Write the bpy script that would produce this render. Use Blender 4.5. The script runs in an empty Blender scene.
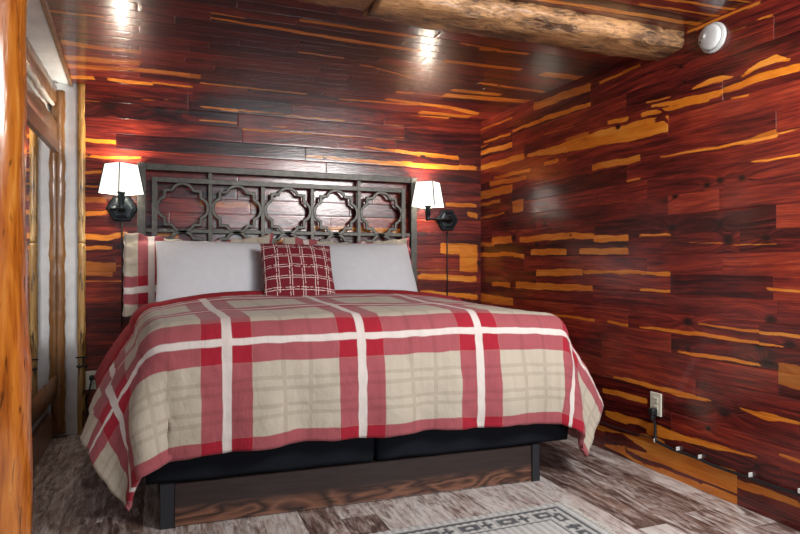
import bpy, bmesh, math, random
import numpy as np
from mathutils import Vector, Matrix, noise

random.seed(7)
C = bpy.context.scene.collection
PI = math.pi

# ------------------------------------------------------------------ measuring
FPX, CX, CY = 615.0, 400.0, 264.0
YAW = math.radians(21.3)
HCAM = 1.05
FW = np.array([math.sin(YAW), math.cos(YAW), 0.0])
RT = np.array([math.cos(YAW), -math.sin(YAW), 0.0])
UP = np.array([0.0, 0.0, 1.0])
CAM = np.array([0.0, 0.0, HCAM])
XR, YB, XL, ZC = 2.34, 4.26, -0.632, 2.163     # right wall, back wall, left wall, ceiling


def ray(x, y): return FW + (x - CX) / FPX * RT - (y - CY) / FPX * UP
def on_z(x, y, z): d = ray(x, y); return CAM + d * (z - HCAM) / d[2]
def on_y(x, y, Y): d = ray(x, y); return CAM + d * Y / d[1]
def on_x(x, y, X): d = ray(x, y); return CAM + d * X / d[0]

# ------------------------------------------------------------------ objects
def tag(o, label=None, cat=None, group=None, kind=None):
    if label: o['label'] = label
    if cat: o['category'] = cat
    if group: o['group'] = group
    if kind: o['kind'] = kind
    return o


def thing(name, label, cat, loc=(0, 0, 0), group=None, rotz=0.0):
    o = bpy.data.objects.new(name, None)
    C.objects.link(o)
    o.location = loc
    o.rotation_euler = (0, 0, rotz)
    o.empty_display_size = 0.1
    return tag(o, label, cat, group)


def link(name, me, mat, parent=None, smooth=False, world=False):
    o = bpy.data.objects.new(name, me)
    C.objects.link(o)
    if mat is not None:
        for m in (mat if isinstance(mat, (list, tuple)) else [mat]):
            me.materials.append(m)
    if smooth:
        me.polygons.foreach_set('use_smooth', [True] * len(me.polygons))
    if parent:
        o.parent = parent
        if world:                       # mesh was written in room coordinates
            o.matrix_parent_inverse = parent_matrix(parent).inverted()
    return o


def parent_matrix(p):
    m = p.matrix_basis.copy()
    if p.parent:
        m = parent_matrix(p.parent) @ p.matrix_parent_inverse @ m
    return m


def obj(name, bm, mat, parent=None, smooth=False, world=False):
    me = bpy.data.meshes.new(name)
    bmesh.ops.recalc_face_normals(bm, faces=bm.faces)
    bm.to_mesh(me)
    bm.free()
    return link(name, me, mat, parent, smooth, world)


def np_mesh(name, V, Q, attrs=None, mat_idx=None, colors=None):
    me = bpy.data.meshes.new(name)
    V = np.asarray(V, dtype=np.float32)
    Q = np.asarray(Q, dtype=np.int32)
    me.vertices.add(len(V))
    me.vertices.foreach_set('co', V.ravel())
    me.loops.add(Q.size)
    me.loops.foreach_set('vertex_index', Q.ravel())
    me.polygons.add(len(Q))
    me.polygons.foreach_set('loop_start', np.arange(0, Q.size, 4, dtype=np.int32))
    me.polygons.foreach_set('loop_total', np.full(len(Q), 4, dtype=np.int32))
    if mat_idx is not None:
        me.polygons.foreach_set('material_index', np.asarray(mat_idx, dtype=np.int32))
    me.update(calc_edges=True)
    for k, a in (attrs or {}).items():
        at = me.attributes.new(k, 'FLOAT', 'POINT')
        at.data.foreach_set('value', np.asarray(a, dtype=np.float32))
    if colors is not None:
        at = me.attributes.new('weave', 'FLOAT_COLOR', 'POINT')
        at.data.foreach_set('color', np.asarray(colors, dtype=np.float32).ravel())
    return me


def grid_quads(nu, nv, base=0, flip=False):
    i = np.arange(nu - 1)[:, None] * nv + np.arange(nv - 1)[None, :] + base
    a, b, c, d = i, i + nv, i + nv + 1, i + 1
    q = np.stack([a, b, c, d] if not flip else [a, d, c, b], axis=-1)
    return q.reshape(-1, 4)


def add_box(bm, x0, x1, y0, y1, z0, z1, bev=0.0, rot=None, at=(0, 0, 0), seg=2):
    r = bmesh.ops.create_cube(bm, size=1.0)
    vs = r['verts']
    for v in vs:
        v.co = Vector((x0 + (v.co.x + .5) * (x1 - x0), y0 + (v.co.y + .5) * (y1 - y0), z0 + (v.co.z + .5) * (z1 - z0)))
    es = list({e for v in vs for e in v.link_edges})
    if bev > 0:
        g = bmesh.ops.bevel(bm, geom=es, offset=bev, segments=seg, profile=0.5, affect='EDGES')
        vs = list({v for f in g['faces'] for v in f.verts} | {v for v in vs if v.is_valid})
    if rot is not None:
        bmesh.ops.transform(bm, matrix=Matrix.Translation(at) @ rot @ Matrix.Translation(-Vector(at)), verts=vs)
    return vs


def box(*a, **k):
    bm = bmesh.new()
    add_box(bm, *a, **k)
    return bm


def add_sweep(bm, path, prof, closed=False, up=Vector((0, 1, 0)), cap=True, scale=None):
    """sweep a closed 2-D profile (list of (a, b)) along a path"""
    P = [Vector(p) for p in path]
    n = len(P)
    rings = []
    nrm = None
    for i, p in enumerate(P):
        if closed:
            t0, t1 = (P[i] - P[i - 1]), (P[(i + 1) % n] - P[i])
        else:
            t0 = P[i] - P[i - 1] if i > 0 else P[1] - P[0]
            t1 = P[i + 1] - P[i] if i < n - 1 else t0
        t0, t1 = t0.normalized(), t1.normalized()
        t = (t0 + t1)
        t = t.normalized() if t.length > 1e-6 else t1
        side = t.cross(up)
        if side.length < 1e-4:
            side = t.cross(Vector((1, 0, 0)))
        side.normalize()
        u = side.cross(t).normalized()
        k = 1.0 / max(0.5, t.dot(t1))
        s = scale[i] if scale else 1.0
        rings.append([bm.verts.new(p + side * (a * k * s) + u * (b * s)) for a, b in prof])
    m = len(prof)
    for i in range(n if closed else n - 1):
        A, B = rings[i], rings[(i + 1) % n]
        for j in range(m):
            bm.faces.new((A[j], A[(j + 1) % m], B[(j + 1) % m], B[j]))
    if cap and not closed:
        bm.faces.new(rings[0][::-1])
        bm.faces.new(rings[-1])
    return bm


def circ(r, n=10): return [(r * math.cos(2 * PI * k / n), r * math.sin(2 * PI * k / n)) for k in range(n)]
def rectp(w, h, c=0.0):
    w, h = w / 2, h / 2
    if c <= 0: return [(-w, -h), (w, -h), (w, h), (-w, h)]
    return [(-w + c, -h), (w - c, -h), (w, -h + c), (w, h - c), (w - c, h), (-w + c, h), (-w, h - c), (-w, -h + c)]


def tube(path, r, n=10, closed=False, up=Vector((0, 0.02, 1))):
    bm = bmesh.new()
    return add_sweep(bm, path, circ(r, n), closed, up)


def add_lathe(bm, prof, n=40, M=None, angle0=0.0):
    """revolve (radius, height) pairs about local Z"""
    rings = []
    for r, h in prof:
        if r < 1e-6:
            rings.append([bm.verts.new((0, 0, h))])
        else:
            rings.append([bm.verts.new((r * math.cos(angle0 + 2 * PI * k / n), r * math.sin(angle0 + 2 * PI * k / n), h)) for k in range(n)])
    for A, B in zip(rings[:-1], rings[1:]):
        for k in range(n):
            k2 = (k + 1) % n
            if len(A) == 1 and len(B) == 1: continue
            if len(A) == 1: bm.faces.new((A[0], B[k2], B[k]))
            elif len(B) == 1: bm.faces.new((A[k], A[k2], B[0]))
            else: bm.faces.new((A[k], A[k2], B[k2], B[k]))
    if M is not None:
        bmesh.ops.transform(bm, matrix=M, verts=[v for rg in rings for v in rg])
    return bm

# ------------------------------------------------------------------ materials
class NT:
    def __init__(self, name):
        self.m = bpy.data.materials.new(name)
        self.m.use_nodes = True
        self.t = self.m.node_tree
        self.b = self.t.nodes['Principled BSDF']
    def n(self, typ, **k):
        nd = self.t.nodes.new(typ)
        for a, v in k.items(): setattr(nd, a, v)
        return nd
    def l(self, a, b): self.t.links.new(a, b)
    def put(self, sock, v):
        if isinstance(v, bpy.types.NodeSocket): self.l(v, sock)
        else: sock.default_value = v
    def math(self, op, a, b=None, c=None, clamp=False):
        nd = self.n('ShaderNodeMath', operation=op, use_clamp=clamp)
        self.put(nd.inputs[0], a)
        if b is not None: self.put(nd.inputs[1], b)
        if c is not None: self.put(nd.inputs[2], c)
        return nd.outputs[0]
    def attr(self, name, out='Fac'):
        return self.n('ShaderNodeAttribute', attribute_name=name).outputs[out]
    def coords(self, out='Object'):
        return self.n('ShaderNodeTexCoord').outputs[out]
    def scale(self, vec, s):
        nd = self.n('ShaderNodeVectorMath', operation='MULTIPLY')
        self.put(nd.inputs[0], vec); nd.inputs[1].default_value = s
        return nd.outputs[0]
    def comb(self, x, y, z):
        nd = self.n('ShaderNodeCombineXYZ')
        for i, v in enumerate((x, y, z)): self.put(nd.inputs[i], v)
        return nd.outputs[0]
    def noise(self, vec, scale=1.0, detail=2.0, rough=0.5, dist=0.0, out='Fac'):
        nd = self.n('ShaderNodeTexNoise')
        self.put(nd.inputs['Vector'], vec)
        nd.inputs['Scale'].default_value = scale
        nd.inputs['Detail'].default_value = detail
        nd.inputs['Roughness'].default_value = rough
        nd.inputs['Distortion'].default_value = dist
        return nd.outputs[out]
    def ramp(self, fac, stops, interp='LINEAR'):
        nd = self.n('ShaderNodeValToRGB')
        cr = nd.color_ramp
        cr.interpolation = interp
        while len(cr.elements) < len(stops): cr.elements.new(0.5)
        for e, (p, c) in zip(cr.elements, stops):
            e.position = p
            e.color = (*c, 1) if len(c) == 3 else c
        self.put(nd.inputs[0], fac)
        return nd.outputs[0]
    def mix(self, fac, a, b, blend='MIX'):
        nd = self.n('ShaderNodeMix', data_type='RGBA', blend_type=blend)
        self.put(nd.inputs[0], fac)
        for s, v in ((nd.inputs[6], a), (nd.inputs[7], b)):
            if isinstance(v, (tuple, list)): s.default_value = (*v, 1) if len(v) == 3 else v
            else: self.l(v, s)
        return nd.outputs[2]
    def bump(self, h, strength=0.2, dist=0.002):
        nd = self.n('ShaderNodeBump')
        nd.inputs['Strength'].default_value = strength
        nd.inputs['Distance'].default_value = dist
        self.l(h, nd.inputs['Height'])
        self.l(nd.outputs[0], self.b.inputs['Normal'])
        return nd.outputs[0]
    def set(self, **k):
        for a, v in k.items():
            s = self.b.inputs[a.replace('_', ' ')]
            if isinstance(v, (tuple, list)) and len(v) == 3: v = (*v, 1)
            self.put(s, v)
        return self.m


def plain(name, col, rough=0.5, metal=0.0, var=0.06, nscale=30.0, bump=0.0, bscale=200.0, **k):
    t = NT(name)
    co = t.coords()
    f = t.noise(co, nscale, 3)
    lo = tuple(c * (1 - var * 2) for c in col)
    hi = tuple(min(1, c * (1 + var * 2)) for c in col)
    t.set(Base_Color=t.ramp(f, [(0.3, lo), (0.7, hi)]), Roughness=rough, Metallic=metal, **k)
    if bump: t.bump(t.noise(co, bscale, 2), bump, 0.001)
    return t.m


def cedar_mat():
    t = NT('varnished_cedar')
    gu, gv, pr, tone = t.attr('gu'), t.attr('gv'), t.attr('pr'), t.attr('tone')
    sap, sapa, knot = t.attr('sap'), t.attr('sapa'), t.attr('knot')
    off = t.math('MULTIPLY', pr, 53.0)
    vec = t.comb(gu, gv, off)
    fine = t.noise(t.scale(vec, (7, 260, 1)), 1, 3, .6)
    mid = t.noise(t.scale(vec, (2.0, 46, 1)), 1, 3, .6, .5)
    blot = t.noise(t.scale(vec, (2.6, 11, 1)), 1, 4, .62, .7)
    f = t.math('MULTIPLY', fine, .58)
    f = t.math('MULTIPLY_ADD', mid, .62, f)
    f = t.math('MULTIPLY_ADD', blot, .50, f)
    f = t.math('ADD', f, t.math('MULTIPLY_ADD', tone, .85, -.86))
    heart = t.ramp(f, [(0.16, (.0080, .0016, .0026)), (0.34, (.046, .0052, .0052)), (0.50, (.150, .0148, .0108)), (0.66, (.31, .037, .0165)), (0.88, (.48, .105, .034))])
    sapc = t.ramp(t.math('MULTIPLY_ADD', fine, .4, t.math('MULTIPLY', blot, .75)),
                  [(0.30, (.36, .072, .005)), (0.55, (.70, .205, .014)), (0.8, (.86, .38, .065))])
    e = t.math('MULTIPLY_ADD', mid, .55, t.math('MULTIPLY', fine, .35))
    sf = t.math('ADD', sap, t.math('SUBTRACT', e, .45))
    sf = t.math('MULTIPLY', t.math('SUBTRACT', sf, .42), 5.0, clamp=True)
    sf = t.math('MULTIPLY', sf, sapa)
    sf = t.math('MULTIPLY', sf, t.math('GREATER_THAN', sap, .02))
    col = t.mix(sf, heart, sapc)
    kn = t.math('MULTIPLY', knot, t.math('MULTIPLY_ADD', blot, 1.0, .7), clamp=True)
    col = t.mix(kn, col, (.012, .0035, .003))
    rough = t.math('MULTIPLY_ADD', blot, .25, .27)
    t.set(Base_Color=col, Roughness=rough, Coat_Weight=1.0, Coat_Roughness=.15, Coat_IOR=1.52)
    t.b.inputs['Specular IOR Level'].default_value = .18
    b = t.math('MULTIPLY_ADD', fine, .45, t.math('MULTIPLY', t.noise(t.scale(vec, (26, 70, 1)), 1, 3, .65), 1.0))
    nrm = t.bump(b, .26, .0024)
    t.l(nrm, t.b.inputs['Coat Normal'])
    return t.m


def floor_mat():
    t = NT('rustic_plank_floor')
    gu, gv, pr, tone = t.attr('gu'), t.attr('gv'), t.attr('pr'), t.attr('tone')
    off = t.math('MULTIPLY', pr, 41.0)
    vec = t.comb(gu, gv, off)
    fine = t.noise(t.scale(vec, (10, 70, 1)), 1, 4, .65, .8)
    mid = t.noise(t.scale(vec, (4.5, 17, 1)), 1, 5, .65, 1.4)
    blot = t.noise(t.scale(vec, (4, 14, 1)), 1, 4, .65, 1.2)
    wornf = t.math('MULTIPLY_ADD', mid, .55, t.math('MULTIPLY', fine, .45))
    f = t.math('ADD', wornf, t.math('MULTIPLY_ADD', tone, .22, -.10))
    col = t.ramp(f, [(0.34, (.040, .024, .021)), (0.43, (.125, .078, .066)), (0.50, (.28, .22, .20)), (0.62, (.55, .51, .49))])
    tan = t.ramp(blot, [(0.45, (.19, .090, .055)), (0.7, (.34, .20, .14))])
    k = t.math('MULTIPLY', t.math('SUBTRACT', blot, .50), 3.0, clamp=True)
    col = t.mix(t.math('MULTIPLY', k, .6), col, tan)
    crack = t.math('MULTIPLY', t.math('SUBTRACT', t.noise(t.scale(vec, (9, 110, 1)), 1, 2, .5, 1.0), .62), 9.0, clamp=True)
    col = t.mix(t.math('MULTIPLY', crack, .75), col, (.060, .040, .034))
    t.set(Base_Color=col, Roughness=.42)
    t.bump(fine, .15, .001)
    return t.m


def log_mat(name, stops, rough=.25, coat=.5, dark=.35, thr=.62):
    t = NT(name)
    co = t.coords()
    a = t.noise(t.scale(co, (22, 22, 2.2)), 1, 4, .6, .6)
    b = t.noise(t.scale(co, (70, 70, 7)), 1, 3, .6)
    f = t.math('MULTIPLY_ADD', b, .4, t.math('MULTIPLY', a, .65))
    col = t.ramp(f, stops)
    fl = t.noise(t.scale(co, (60, 60, 11)), 1, 2, .5, .5)
    k = t.math('MULTIPLY', t.math('SUBTRACT', fl, thr), 7, clamp=True)
    col = t.mix(t.math('MULTIPLY', k, dark), col, tuple(c * .12 for c in stops[0][1]))
    t.set(Base_Color=col, Roughness=rough, Coat_Weight=coat, Coat_Roughness=.12)
    t.bump(t.math('ADD', f, t.math('MULTIPLY', t.noise(t.scale(co, (30, 30, 9)), 1, 2), .8)), .35, .006)
    return t.m


M = {}
M['cedar'] = cedar_mat()
M['gap'] = plain('dark_gap', (.006, .0025, .002), .9)
M['floor'] = floor_mat()
M['floor_gap'] = plain('floor_gap', (.03, .022, .02), .9)
M['white_wall'] = plain('white_plaster', (.80, .83, .84), .7, var=.05, nscale=9, bump=.25, bscale=60)
M['post'] = log_mat('amber_log', [(.32, (.13, .030, .004)), (.46, (.36, .092, .008)), (.58, (.52, .165, .018)), (.72, (.66, .29, .06))], .22, .7, 1.2)
M['slab_yellow'] = log_mat('yellow_slab', [(.3, (.20, .085, .014)), (.5, (.40, .20, .040)), (.72, (.60, .44, .20))], .4, .3, 1.0, .56)
M['slab_brown'] = log_mat('brown_slab', [(.3, (.115, .045, .012)), (.5, (.22, .092, .022)), (.72, (.34, .17, .06))], .38, .4, .8)
M['sawn'] = log_mat('sawn_brown', [(.3, (.17, .082, .045)), (.5, (.235, .12, .07)), (.72, (.30, .165, .10))], .45, .2, .3)
M['cambium'] = plain('pale_live_edge', (.70, .66, .58), .55, var=.12, nscale=60)
M['metal'] = plain('pewter_metal', (.080, .076, .068), .45, .75, .12, 40)
M['black_metal'] = plain('blue_black_metal', (.010, .014, .018), .3, .4, .1)
M['black_fabric'] = plain('black_fabric', (.008, .010, .015), .85, var=.2, nscale=300, bump=.3, bscale=900, Specular_IOR_Level=.15)
M['black_wood'] = plain('black_post_paint', (.012, .013, .017), .5)
M['black_rubber'] = plain('black_rubber', (.012, .012, .014), .4)
M['plastic'] = plain('white_plastic', (.50, .50, .50), .35, var=.01)
M['ivory'] = plain('ivory_plastic', (.72, .72, .60), .35, var=.01)
M['slot'] = plain('dark_slot', (.03, .03, .03), .6)
M['steel'] = plain('steel_clip', (.75, .74, .72), .3, .3)
M['mattress'] = plain('mattress_ticking', (.55, .53, .5), .9, var=.03, nscale=200)

def mirror_mat():
    t = NT('mirror_glass')
    f = t.noise(t.coords(), 3, 2)
    t.set(Base_Color=t.ramp(f, [(0, (.80, .81, .82)), (1, (.86, .87, .88))]), Metallic=1.0, Roughness=.015)
    return t.m
M['mirror'] = mirror_mat()
M['back_wood'] = log_mat('brown_panelling', [(.3, (.05, .014, .006)), (.5, (.10, .026, .010)), (.72, (.17, .055, .022))], .45, .3, .4)

def base_wood_mat():
    t = NT('dark_oak_grain')
    co = t.coords()
    w = t.noise(t.scale(co, (1.6, 1, 7)), 1, 3, .5, .3)
    g = t.math('FRACT', t.math('MULTIPLY', w, 11.0))
    g = t.math('ABSOLUTE', t.math('SUBTRACT', g, .5))
    fine = t.noise(t.scale(co, (8, 1, 240)), 1, 3, .6)
    f = t.math('MULTIPLY_ADD', fine, .5, t.math('MULTIPLY', g, .95))
    sep = t.n('ShaderNodeSeparateXYZ'); t.l(co, sep.inputs[0])
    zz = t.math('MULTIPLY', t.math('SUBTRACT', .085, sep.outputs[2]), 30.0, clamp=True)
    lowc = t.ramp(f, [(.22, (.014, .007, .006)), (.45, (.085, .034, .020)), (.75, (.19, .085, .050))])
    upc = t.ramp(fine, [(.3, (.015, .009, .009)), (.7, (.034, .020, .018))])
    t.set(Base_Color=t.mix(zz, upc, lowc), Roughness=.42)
    t.bump(fine, .1, .001)
    return t.m
M['base_wood'] = base_wood_mat()


def plaid_mat(name, U, V):
    """woven plaid; U and V = (band centre, repeat, half width, white half width, [(thin stripe offset, half width)])"""
    t = NT(name)
    pu, pv = t.attr('pu'), t.attr('pv')
    def masks(x, B):
        c, per, half, wh, thin = B
        d = t.math('ABSOLUTE', t.math('MULTIPLY', t.math('SUBTRACT', t.math('FRACT', t.math('ADD', t.math('DIVIDE', t.math('SUBTRACT', x, c), per), .5)), .5), per))
        soft = lambda e: t.math('MULTIPLY_ADD', t.math('SUBTRACT', e, d), 280.0, .5, clamp=True)
        red, white = soft(half), soft(wh)
        g = None
        for o, w in thin:
            m = t.math('LESS_THAN', t.math('ABSOLUTE', t.math('SUBTRACT', d, o)), w)
            g = m if g is None else t.math('MAXIMUM', g, m)
        return red, white, g
    ru, wu, gu = masks(pu, U)
    rv, wv, gv = masks(pv, V)
    both = t.math('MULTIPLY', ru, rv)
    one = t.math('SUBTRACT', t.math('MAXIMUM', ru, rv), both)
    thin = t.math('MULTIPLY', t.math('MAXIMUM', gu, gv), .45)
    col = t.mix(thin, TAN, TAN2)
    col = t.mix(one, col, t.mix(thin, PINK, PINK2))
    col = t.mix(both, col, RED)
    col = t.mix(t.math('MULTIPLY', t.math('MAXIMUM', wu, wv), .86), col, WHT)
    vec = t.comb(pu, pv, 0.0)
    n = t.noise(vec, 420, 2)
    sl = t.noise(t.scale(vec, (60, 700, 1)), 1, 2)
    sv = t.noise(t.scale(vec, (34, 3, 1)), 1, 2)
    col = t.mix(.5, col, t.ramp(t.math('MULTIPLY_ADD', sv, .35, t.math('MULTIPLY_ADD', n, .35, t.math('MULTIPLY', sl, .35))), [(.35, (.68, .66, .64)), (.65, (1, 1, 1))]), 'MULTIPLY')
    t.set(Base_Color=col, Roughness=.9, Sheen_Weight=.1)
    w = t.noise(t.scale(vec, (9, 5, 1)), 1, 4, .6, .6)
    w2 = t.noise(t.scale(vec, (26, 14, 1)), 1, 3, .6, 1.2)
    t.bump(t.math('MULTIPLY_ADD', n, .06, t.math('MULTIPLY_ADD', w2, .3, w)), .6, .012)
    return t.m

TAN, TAN2 = (.48, .425, .340), (.33, .28, .215)
PINK, PINK2 = (.345, .078, .092), (.25, .055, .064)
RED, WHT = (.34, .0030, .020), (.72, .69, .65)

# ------------------------------------------------------------------ plank walls
SOFT = .009

def plank_surface(name, to3d, nrm, u0, u1, rows, joints, streaks, darks, knots, mat, seed, du=.014, nv=15,
                  coarse=None, tone_of=None, rand_sap=.15, flip=False, avg_len=.8, gap=.0003, tone_rng=(.25, .75)):
    """one mesh of boards; joints: list of (u, v); streaks / darks: list of [(u, v, w), ...]; knots: (u, v, r)"""
    rng = random.Random(seed)
    nrng = np.random.RandomState(seed)
    nrm = np.array(nrm, float)
    Vs, Qs, mi = [], [], []
    A = {k: [] for k in ('gu', 'gv', 'pr', 'tone', 'sap', 'sapa', 'knot')}
    base = 0
    for ri in range(len(rows) - 1):
        va, vb = rows[ri], rows[ri + 1]
        js = sorted(j[0] for j in joints if va <= j[1] < vb)
        cuts = [u0]
        lo = u0
        def fill(a, b):
            out = []
            p = a
            while b - p > avg_len * 1.7:
                p += avg_len * rng.uniform(.7, 1.5)
                if b - p < .25: break
                out.append(p)
            return out
        for j in js + [u1]:
            if not (joints and js) or (j - lo) > avg_len * 2.2:
                cuts += fill(lo, j)
            if j - cuts[-1] > .02: cuts.append(j)
            lo = j
        if cuts[-1] < u1: cuts.append(u1)
        for pi in range(len(cuts) - 1):
            ua, ub = cuts[pi], cuts[pi + 1]
            if ub - ua < .004: continue
            d = du
            if coarse and (ub < coarse[0] or ua > coarse[1]): d = du * 5
            nu = max(3, int((ub - ua) / d))
            e = .0013
            uu = np.concatenate([[ua + gap, ua + gap], np.linspace(ua + gap + e, ub - gap - e, nu), [ub - gap, ub - gap]])
            vv = np.concatenate([[va + gap, va + gap], np.linspace(va + gap + e, vb - gap - e, nv), [vb - gap, vb - gap]])
            du_ = np.zeros(len(uu)); du_[[0, -1]] = -.005; du_[[1, -2]] = -.0002
            dv_ = np.zeros(len(vv)); dv_[[0, -1]] = -.005; dv_[[1, -2]] = -.0002
            U, Vv = np.meshgrid(uu, vv, indexing='ij')
            D = np.minimum(du_[:, None], dv_[None, :])
            tilt = rng.uniform(-.0022, .0022)
            lift = rng.uniform(-.0001, .0001)
            D = D + lift + (Vv - (va + vb) / 2) * tilt
            P = to3d(U, Vv) + D[..., None] * nrm
            pr = rng.random()
            # wavy grain coordinate, bent round knots
            ph = rng.uniform(0, 60)
            gv = Vv + .010 * np.sin(U * 3.1 + ph) + .004 * np.sin(U * 8.7 + ph * 2) + pr * 7
            K = np.zeros_like(U)
            pk = [k for k in knots if ua < k[0] < ub and va < k[1] < vb]
            if rng.random() < .45 and not coarse is None:
                pk.append((rng.uniform(ua, ub), rng.uniform(va + .02, vb - .02), rng.uniform(.006, .013)))
            for (ku, kv, kr) in pk:
                r = np.hypot((U - ku) * .75, Vv - kv)
                K = np.maximum(K, np.clip(1.35 - r / kr, 0, 1))
                gv = gv + np.sign(Vv - kv) * kr * 1.6 * np.exp(-(r / (kr * 2.4)) ** 2)
            wob = (.0022 * np.sin(U * 21 + ph) + .0014 * np.sin(U * 43 + ph * 1.7) + .0005 * np.sin(U * 117 + ph * 3) + .0003 * np.sin(U * 290 + Vv * 200))
            S = np.zeros_like(U); SA = np.zeros_like(U)
            for src, sign in ((streaks, 1), (darks, -1)):
                for st in src:
                    su = [s[0] for s in st]
                    if max(su) < ua or min(su) > ub: continue
                    amp = st[0][3]
                    o = np.argsort(su)
                    su = np.array(su)[o]; sv = np.array([s[1] for s in st])[o]; sw = np.array([s[2] for s in st])[o]
                    # a stroke that stops close to a butt joint runs up to it
                    if abs(su[0] - ua) < .035: su[0] = ua - .01
                    if abs(su[-1] - ub) < .035: su[-1] = ub + .01
                    vc = np.interp(U, su, sv); w = np.interp(U, su, sw)
                    endd = np.minimum(U - su[0], su[-1] - U) * .18
                    d = np.minimum(w * .5 - np.abs(Vv - vc + wob * np.minimum(1, w / .02)), endd + .001)
                    m = np.clip(d / SOFT + .5, 0, 1) * (endd > -.002)
                    if sign > 0:
                        SA = np.where(m > S, amp, SA); S = np.maximum(S, m)
                    else: S = S * (1 - m * amp)
            if rng.random() < rand_sap:
                side = rng.choice((-1, 1))
                a = (.5 + .5 * np.sin(U * rng.uniform(1.5, 3.5) + ph)) * .018 - .006
                dist = (Vv - va) if side < 0 else (vb - Vv)
                m = np.clip((a - dist + wob) / SOFT + .5, 0, 1)
                SA = np.where(m > S, rng.uniform(.6, .95), SA); S = np.maximum(S, m)
            S = S * (1 - .9 * K)
            tn = rng.uniform(*tone_rng)
            if tone_of: tn = tone_of((ua + ub) / 2, (va + vb) / 2, tn)
            n = U.size
            Vs.append(P.reshape(-1, 3))
            q = grid_quads(len(uu), len(vv), base, flip)
            Qs.append(q); mi.append(np.zeros(len(q), int))
            A['gu'].append((U + pr * 11).ravel()); A['gv'].append(gv.ravel())
            A['pr'].append(np.full(n, pr)); A['tone'].append(np.full(n, tn))
            A['sap'].append(S.ravel()); A['sapa'].append(SA.ravel()); A['knot'].append(K.ravel())
            base += n
    # the dark batten board behind the joints
    cu = np.array([u0, u1]); cv = np.array([rows[0], rows[-1]])
    U, Vv = np.meshgrid(cu, cv, indexing='ij')
    for dep, fl in ((-.0042, flip), (-.03, not flip)):
        P = to3d(U, Vv) + dep * nrm
        Vs.append(P.reshape(-1, 3)); q = grid_quads(2, 2, base, fl); Qs.append(q); mi.append(np.ones(len(q), int))
        for k in A: A[k].append(np.zeros(4))
        base += 4
    me = np_mesh(name, np.concatenate(Vs), np.concatenate(Qs), {k: np.concatenate(v) for k, v in A.items()}, np.concatenate(mi))
    o = link(name, me, mat)
    return tag(o, kind='structure')


def feat(lst, conv, width):
    """photo-measured strokes (x, y, thickness) -> (u, v, w) on the board surface"""
    out = []
    for st in lst:
        amp = 1.0
        if isinstance(st[0], (int, float)): amp, st = st[0], st[1:]
        o = []
        for (x, y, w) in st:
            u, v = conv(x, y)
            v2 = conv(x, y - w / 2.0)[1]; v1 = conv(x, y + w / 2.0)[1]
            o.append((u, v, max(.003, abs(v2 - v1)), amp))
        out.append(o)
    return out

ROWS = [-.02] + [.128 + .0969 * k for k in range(21)] + [ZC + .02]

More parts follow.
